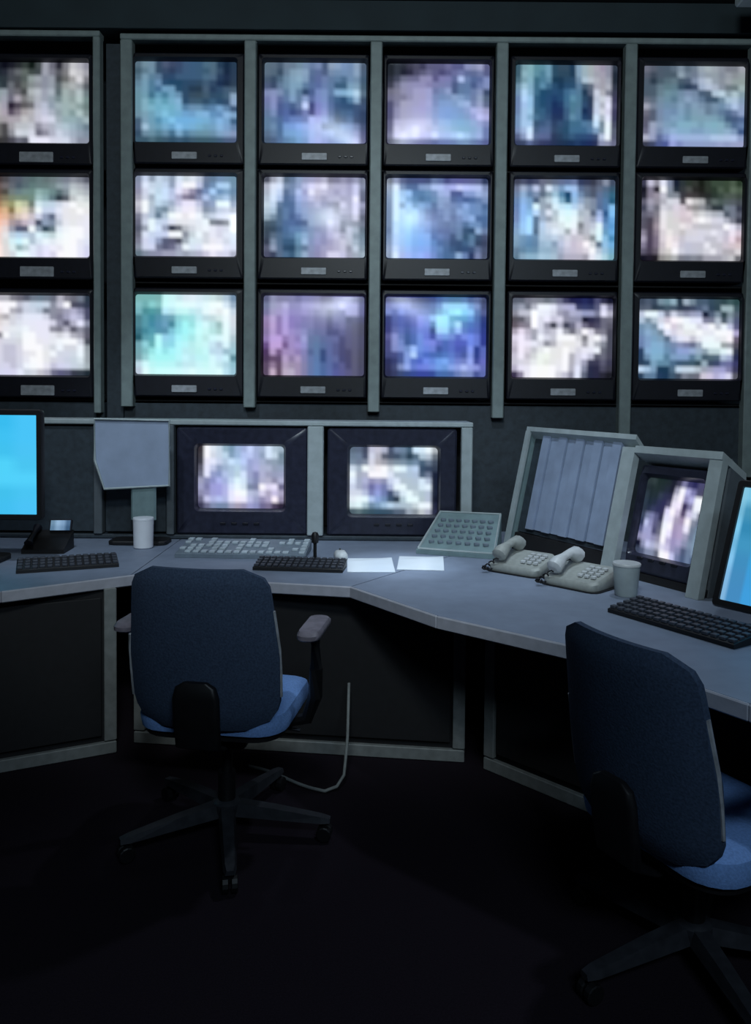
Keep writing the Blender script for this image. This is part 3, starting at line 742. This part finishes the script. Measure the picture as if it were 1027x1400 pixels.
# sloping corner control panel
w = thing('control_panel', 'sloping teal-grey control panel in the desk corner between both console units', 'control panel', (0.40, 4.0, DZ+0.001))
def L(x, y, z): return (x-0.40, y-4.0, z)
MB().loft([[L(.205, 3.93, 0), L(.575, 3.80, 0), L(.655, 4.13, 0), L(.345, 4.25, 0)],
           [L(.205, 3.93, .02), L(.575, 3.80, .02), L(.655, 4.13, .17), L(.345, 4.25, .165)]]).build('housing', MT['teal'], w)
def slope(u, v):
    a = Vector(L(.205, 3.93, .02)).lerp(Vector(L(.575, 3.80, .02)), u); b_ = Vector(L(.345, 4.25, .165)).lerp(Vector(L(.655, 4.13, .17)), u)
    return a.lerp(b_, v)
mb = MB()
for j in range(5):
    for i in range(7):
        q = slope(0.14+0.12*i, 0.2+0.14*j); mb.rbox((q.x, q.y, q.z+0.004), (0.026, 0.026, 0.014), 0.003, 'z', 0.002)
mb.build('push_buttons', MT['kbd'], w, kind='stuff')
q0 = [slope(*uv) for uv in ((0.02, 0.02), (0.98, 0.02), (0.98, 0.98), (0.02, 0.98), (0.02, 0.02))]
MB().tube([(q.x, q.y, q.z+0.002) for q in q0], 0.007, 6).build('rim', MT['pale'], w)

# ------------------------------------------------------------------ right turret (angled)
ang = math.atan2(-1.15, 0.63)
TO = (0.668, 4.10, DZ+0.001)
rt = thing('console_turret', 'angled console unit with slatted panel and one monitor, on the right desk wing', 'console', TO, ang)
LEAN = 0.235
def lean(x, y, z): return (x, y+LEAN*z, z)
def rbar(name, x0, x1, z0, z1, y0, y1, m):
    pts = lambda z: [lean(x0, y0, z), lean(x1, y0, z), lean(x1, y1, z), lean(x0, y1, z)]
    return MB().loft([pts(z0), pts(z1)]).build(name, m, rt)
HA, HB = 0.60, 0.535
MB().loft([[lean(0, 0, 0), lean(0, 0, HA), (0, 0.22, HA-0.11), (0, 0.22, 0)], [lean(0.018, 0, 0), lean(0.018, 0, HA), (0.018, 0.22, HA-0.11), (0.018, 0.22, 0)]]).build('side_panel', MT['teal'], rt)
rbar('frame_post', -0.004, 0.03, 0.0, HA, -0.012, 0.0, MT['pale'])
rbar('frame_post', 0.672, 0.745, 0.0, HB+0.02, -0.006, 0.03, MT['pale'])
rbar('frame_post', 1.135, 1.195, 0.0, HB, -0.006, 0.03, MT['pale'])
MB().loft([[lean(0.0, -0.012, HA), lean(0.745, -0.012, HA-0.01), (0.745, 0.22, HA-0.11), (0.0, 0.22, HA-0.10)], [lean(0.0, -0.012, HA+0.022), lean(0.745, -0.012, HA+0.012), (0.745, 0.22, HA-0.088), (0.0, 0.22, HA-0.078)]]).build('top_rail', MT['pale'], rt)
MB().loft([[lean(0.75, -0.012, HB), lean(1.195, -0.012, HB), (1.195, 0.26, HB-0.09), (0.75, 0.26, HB-0.09)], [lean(0.75, -0.012, HB+0.03), lean(1.195, -0.012, HB+0.03), (1.195, 0.26, HB-0.06), (0.75, 0.26, HB-0.06)]]).build('top_rail', MT['pale'], rt)
rbar('base_plinth', 0.02, 1.19, 0.0, 0.03, 0.052, 0.2, MT['cab'])
MB().loft([[(1.181, 0.052, 0), lean(1.181, 0.052, HB), (1.181, 0.25, HB-0.09), (1.181, 0.25, 0)], [(1.194, 0.052, 0), lean(1.194, 0.052, HB), (1.194, 0.25, HB-0.09), (1.194, 0.25, 0)]]).build('side_panel', MT['post_dim'], rt)
rbar('recess_panel', 0.032, 0.652, 0.09, HA-0.012, 0.034, 0.044, MT['rackdark'])
NS = 9
for k in range(NS):
    x0 = 0.11 + 0.54*k/NS
    rbar('slat', x0+0.003, x0+0.54/NS-0.003, 0.115, HA-0.02, 0.010 + 0.010*(k % 2), 0.032, MT['slat'])
rbar('lower_panel', 0.032, 0.652, 0.0, 0.085, 0.02, 0.045, MT['cab'])
# monitor in the angled unit
tdir = Vector((math.cos(ang), math.sin(ang), 0)); ndir = Vector((-math.sin(ang), math.cos(ang), 0))
def onr(x, y, z=0.0): q = Vector(TO) + tdir*x + ndir*y; return (q.x, q.y, q.z+z)
console_monitor('console monitor with bright white streaks, set in the angled right console', PIC['c3'], 0, 0.352, 0.46, 0.0, 0.245, 0.315, 0.33, onr(0.926, 0.055, 0.034), ang, math.atan(LEAN))

flat_monitor('flat desk monitor with a light blue screen at the right edge, beyond the angled console', [[r[0]] + [c for c in r[1:] for _ in range(3)] for r in picture(PIC['blue_right'])], 0.50, 0.40, (1.325, 2.53, DZ+0.001), R(-55), 0.085, R(20))

# ------------------------------------------------------------------ telephones
def telephone(label, loc, rz, hs_m):
    t = thing('desk_telephone', label, 'telephone', loc, rz)
    def lp(k, z, dz): return [(a, b_, z + dz*(b_/0.2+0.5)) for a, b_ in rr(0.25*k, 0.20*k, 0.035, 4)]
    MB().loft([lp(0.96, 0, 0), lp(1, 0.008, 0.0), lp(1, 0.026, 0.035), lp(0.94, 0.034, 0.042)]).build('body', MT['phone'], t, True)
    MB().loft([[(a, b_, z) for a, b_ in rr(0.27*k, 0.22*k, 0.04, 3)] for k, z in ((1, -0.0005), (1, 0.003))]).build('base_shadow', MT['black'], t)  # black sheet under the body stands in for the telephone's shadow
    kb = MB()
    for j in range(4):
        for i in range(3): kb.rbox((0.03+0.030*i, -0.05+0.03*j, 0.052+0.0063*j), (0.02, 0.018, 0.012), 0.003, 'z', 0.002)
    kb.build('keypad', MT['phone_hi'], t)
    pts = [(-0.072, -0.095, 0.066), (-0.072, -0.085, 0.072), (-0.072, -0.06, 0.088), (-0.072, -0.02, 0.104), (-0.072, 0.03, 0.116), (-0.072, 0.07, 0.110), (-0.072, 0.092, 0.098), (-0.072, 0.10, 0.090)]
    h = MB().tube(pts, [0.020, 0.034, 0.032, 0.019, 0.019, 0.032, 0.034, 0.020], 10).build('handset', hs_m, t, True)
    cd = [(-0.072+0.008*math.cos(k*1.3)-0.04*math.sin(k/40*math.pi), -0.10-0.0035*k*(1-k/60), 0.022+0.035*max(0, 1-k/14)+0.007*math.sin(k*1.3)) for k in range(40)]
    MB().tube(cd, 0.0035, 5).build('coiled_cord', MT['black'], t)
    return t
telephone('olive-grey desk telephone on the right desk wing, nearest the sloping control panel', (0.66, 3.55, DZ+0.0016), R(-40), MT['phone'])
telephone('olive-grey desk telephone with a shiny handset, in front of the angled console post', (0.85, 3.29, DZ+0.0016), R(-46), MT['phone_hi'])
# pale cup beside the second telephone
c = thing('cup', 'pale teal-grey tapered cup at the foot of the angled console monitor', 'cup', (0.985, 3.12, DZ+0.001))
MB().lathe([(0.040, 0.0), (0.043, 0.004), (0.052, 0.125), (0.049, 0.127), (0.040, 0.012), (0.0005, 0.010)], n=24).build('body', MT['pale'], c, True)
MB().lathe([(0.0541, 0.118), (0.0545, 0.124), (0.052, 0.1285)], n=24).build('rim', MT['phone_hi'], c, True)

# ------------------------------------------------------------------ office chairs
def surf(fn, nu, nv):
    return [[fn(2*i/nu-1, j/nv) for i in range(nu+1)] for j in range(nv+1)]
def make_chair(label):
    t = thing('office_chair', label, 'chair', (0, 0, 0), 0, None)
    # backrest: rounded, tapered, wrapped shell
    NU, NV = 14, 18; Z0, Z1 = 0.46, 0.98
    def hw(v):
        base = 0.250 - 0.035*max(0, v-0.45)/0.55 - 0.012*(1-v)
        rb, rt_ = 0.10, 0.07; z = v*(Z1-Z0); d = (1-v)*(Z1-Z0); ins = 0
        if z < rb: ins = rb - math.sqrt(max(rb*rb-(rb-z)**2, 0))
        if d < rt_: ins = rt_ - math.sqrt(max(rt_*rt_-(rt_-d)**2, 0))
        return max(base-ins, 0.02)
    def P(u, v, th):
        z = Z0+v*(Z1-Z0); x = u*hw(v)
        edge = (1-abs(u)**6)*(1-abs(2*v-1)**10)
        y = -0.235 - 0.075*v + 0.9*x*x + th*(0.35+0.65*edge)
        return (x, y, z)
    mb = MB(); bm = mb.bm
    back = [[bm.verts.new(P(2*i/NU-1, j/NV, -0.026)) for i in range(NU+1)] for j in range(NV+1)]
    front = [[bm.verts.new(P(2*i/NU-1, j/NV, 0.030)) for i in range(NU+1)] for j in range(NV+1)]
    for g, fl in ((back, 0), (front, 1)):
        for j in range(NV):
            for i in range(NU):
                q = [g[j][i], g[j][i+1], g[j+1][i+1], g[j+1][i]]
                bm.faces.new(q[::-1] if fl else q)
    ring = [(0, i) for i in range(NU)] + [(j, NU) for j in range(NV)] + [(NV, i) for i in range(NU, 0, -1)] + [(j, 0) for j in range(NV, 0, -1)]
    for k in range(len(ring)):
        a, b_ = ring[k], ring[(k+1) % len(ring)]
        bm.faces.new((back[a[0]][a[1]], front[a[0]][a[1]], front[b_[0]][b_[1]], back[b_[0]][b_[1]]))
    mb.build('backrest', MT['fabric'], t, True)
    MB().tube([P(u, v, 0.002) for u, v in [(-1.02, 0.16), (-1.02, 0.25), (-1.02, 0.35), (-1.02, 0.45), (-1.02, 0.55)]], 0.008, 6).build('edge_highlight', MT['plate'], t, True)  # pale strips stand in for light caught on the backrest edges
    MB().tube([P(u, v, 0.002) for u, v in [(1, 0.2), (1, 0.35), (1, 0.5), (1, 0.65), (1, 0.74)]], 0.006, 6).build('edge_highlight', MT['plate'], t, True)
    # spine
    def sl(y, z, w_, th, r=0.02): return [(a, y+b_*0.9, z) for a, b_ in rr(w_, th, r, 3)]
    MB().loft([sl(-0.10, 0.385, 0.13, 0.03), sl(-0.20, 0.385, 0.13, 0.05), sl(-0.275, 0.42, 0.145, 0.035), sl(-0.29, 0.50, 0.150, 0.035), sl(-0.298, 0.58, 0.150, 0.034), sl(-0.300, 0.615, 0.13, 0.03), sl(-0.300, 0.630, 0.08, 0.022)]).build('back_support', MT['black'], t, True)
    # seat
    def se(k, z, dy=0): return [(a*k, (b_+0.02)*k+dy, z - 0.02*max(0, (b_-0.10)/0.15)) for a, b_ in rr(0.50, 0.48, 0.10, 5)]
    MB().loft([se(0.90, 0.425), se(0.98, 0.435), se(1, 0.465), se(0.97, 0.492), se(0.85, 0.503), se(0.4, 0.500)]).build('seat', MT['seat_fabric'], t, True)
    MB().loft([se(0.80, 0.405), se(0.93, 0.412), se(0.93, 0.424)]).build('seat_pan', MT['black'], t, True)
    MB().rbox((0, 0, 0.375), (0.20, 0.26, 0.055), 0.02, 'z', 0.008).build('tilt_mechanism', MT['black'], t)
    MB().tube([(0.09, 0.03, 0.375), (0.20, 0.03, 0.37), (0.25, 0.03, 0.365)], 0.007, 6).build('tilt_lever', MT['legm'], t)
    MB().tube([(0, 0, 0.10), (0, 0, 0.22), (0, 0, 0.221), (0, 0, 0.352)], [0.03, 0.03, 0.018, 0.018], 14).build('gas_lift', MT['black'], t, True)
    for s in (-1, 1):
        pad = MB().loft([[(s*0.31+a, -0.03+b_*1.0, z) for a, b_ in rr(0.075*k, 0.25*k, 0.035, 4)] for k, z in ((0.9, 0.722), (1, 0.729), (1, 0.742), (0.88, 0.752))]).build('armrest', MT['armpad'], t, True)
        MB().tube([(s*0.31, -0.02, 0.725), (s*0.315, -0.02, 0.60), (s*0.31, -0.01, 0.50), (s*0.28, 0.0, 0.42), (s*0.20, 0.0, 0.400)], [0.020, 0.022, 0.024, 0.022, 0.018], 8).build('armrest_post', MT['black'], pad, True)
    MB().lathe([(0.045, 0.075), (0.05, 0.085), (0.05, 0.115), (0.035, 0.125)], n=16).build('hub', MT['legm'], t, True)
    for k in range(5):
        a = R(218 + 72*k); d = Vector((math.cos(a), math.sin(a), 0)); s_ = Vector((-d.y, d.x, 0))
        def sec(r_, w_, zb, zt): return [tuple(d*r_ + s_*(w_/2) + Vector((0, 0, zb))), tuple(d*r_ - s_*(w_/2) + Vector((0, 0, zb))), tuple(d*r_ - s_*(w_*0.35) + Vector((0, 0, zt))), tuple(d*r_ + s_*(w_*0.35) + Vector((0, 0, zt)))]
        lg = MB().loft([sec(0.03, 0.06, 0.075, 0.118), sec(0.17, 0.052, 0.070, 0.105), sec(0.33, 0.042, 0.064, 0.084), sec(0.36, 0.030, 0.064, 0.078)]).build('leg', MT['legm'], t)
        cp = d*0.34
        cs = MB()
        for sg in (-1, 1):
            q = cp + s_*(0.014*sg)
            loops = []
            for off, rad in ((-0.010, 0.022), (-0.008, 0.026), (0.008, 0.026), (0.010, 0.022)):
                loops.append([tuple(q + s_*off + d*rad*math.cos(2*math.pi*j/12) + Vector((0, 0, 0.0265 + rad*math.sin(2*math.pi*j/12)))) for j in range(12)])
            cs.loft(loops)
        cs.tube([tuple(cp + Vector((0, 0, 0.03))), tuple(cp + Vector((0, 0, 0.066)))], 0.006, 6)
        cs.build('caster', MT['black'], lg)
    return t
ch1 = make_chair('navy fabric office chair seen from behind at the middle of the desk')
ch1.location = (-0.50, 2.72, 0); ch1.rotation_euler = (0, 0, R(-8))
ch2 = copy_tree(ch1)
ch2['label'] = 'navy fabric office chair turned toward the right desk wing, nearest the camera'
ch2.location = (0.86, 2.10, 0); ch2.rotation_euler = (0, 0, R(-62))
for o in ch2.children:
    if o.name.split('.')[0] in ('backrest', 'edge_highlight', 'back_support', 'seat', 'seat_pan', 'tilt_mechanism', 'tilt_lever', 'armrest'): o.location.z -= 0.06
for o in ch2.children:
    if o.name.split('.')[0] in ('leg', 'hub'): o.rotation_euler.z = R(-24)
for o in (ch1, ch2): o['group'] = 'navy office chairs at the desk'

# cable hanging under the middle of the desk
pts = []
for k in range(31):
    q = k/30
    pts.append((-0.50+0.32*q, 3.20-0.20*q+0.012*math.sin(q*6.2), 0.012))
pts += [(-0.135, 3.01, 0.025), (-0.11, 3.05, 0.05), (-0.105, 3.09, 0.10), (-0.10, 3.14, 0.16), (-0.10, 3.20, 0.24), (-0.10, 3.27, 0.33)]
cb = MB().tube(pts, 0.006, 8).build('cable', MT['strip'], None, True)
tag(cb, 'dull grey cable looping over the floor behind the left chair, under the desk', 'cable')

# lamp housing hanging at the ceiling, top right
lh = thing('ceiling_fixture', 'grey box fixture hanging from the ceiling above the right monitor column', 'fixture', (2.04, 4.35, 3.82))
MB().rbox((0.02, 0, -0.13), (0.26, 0.2, 0.11), 0.02, 'x', 0.008).build('housing', MT['pale'], lh)
MB().tube([(0.02, 0, 0.0), (0.02, 0, -0.08)], 0.025, 10).build('mount', MT['grey'], lh)
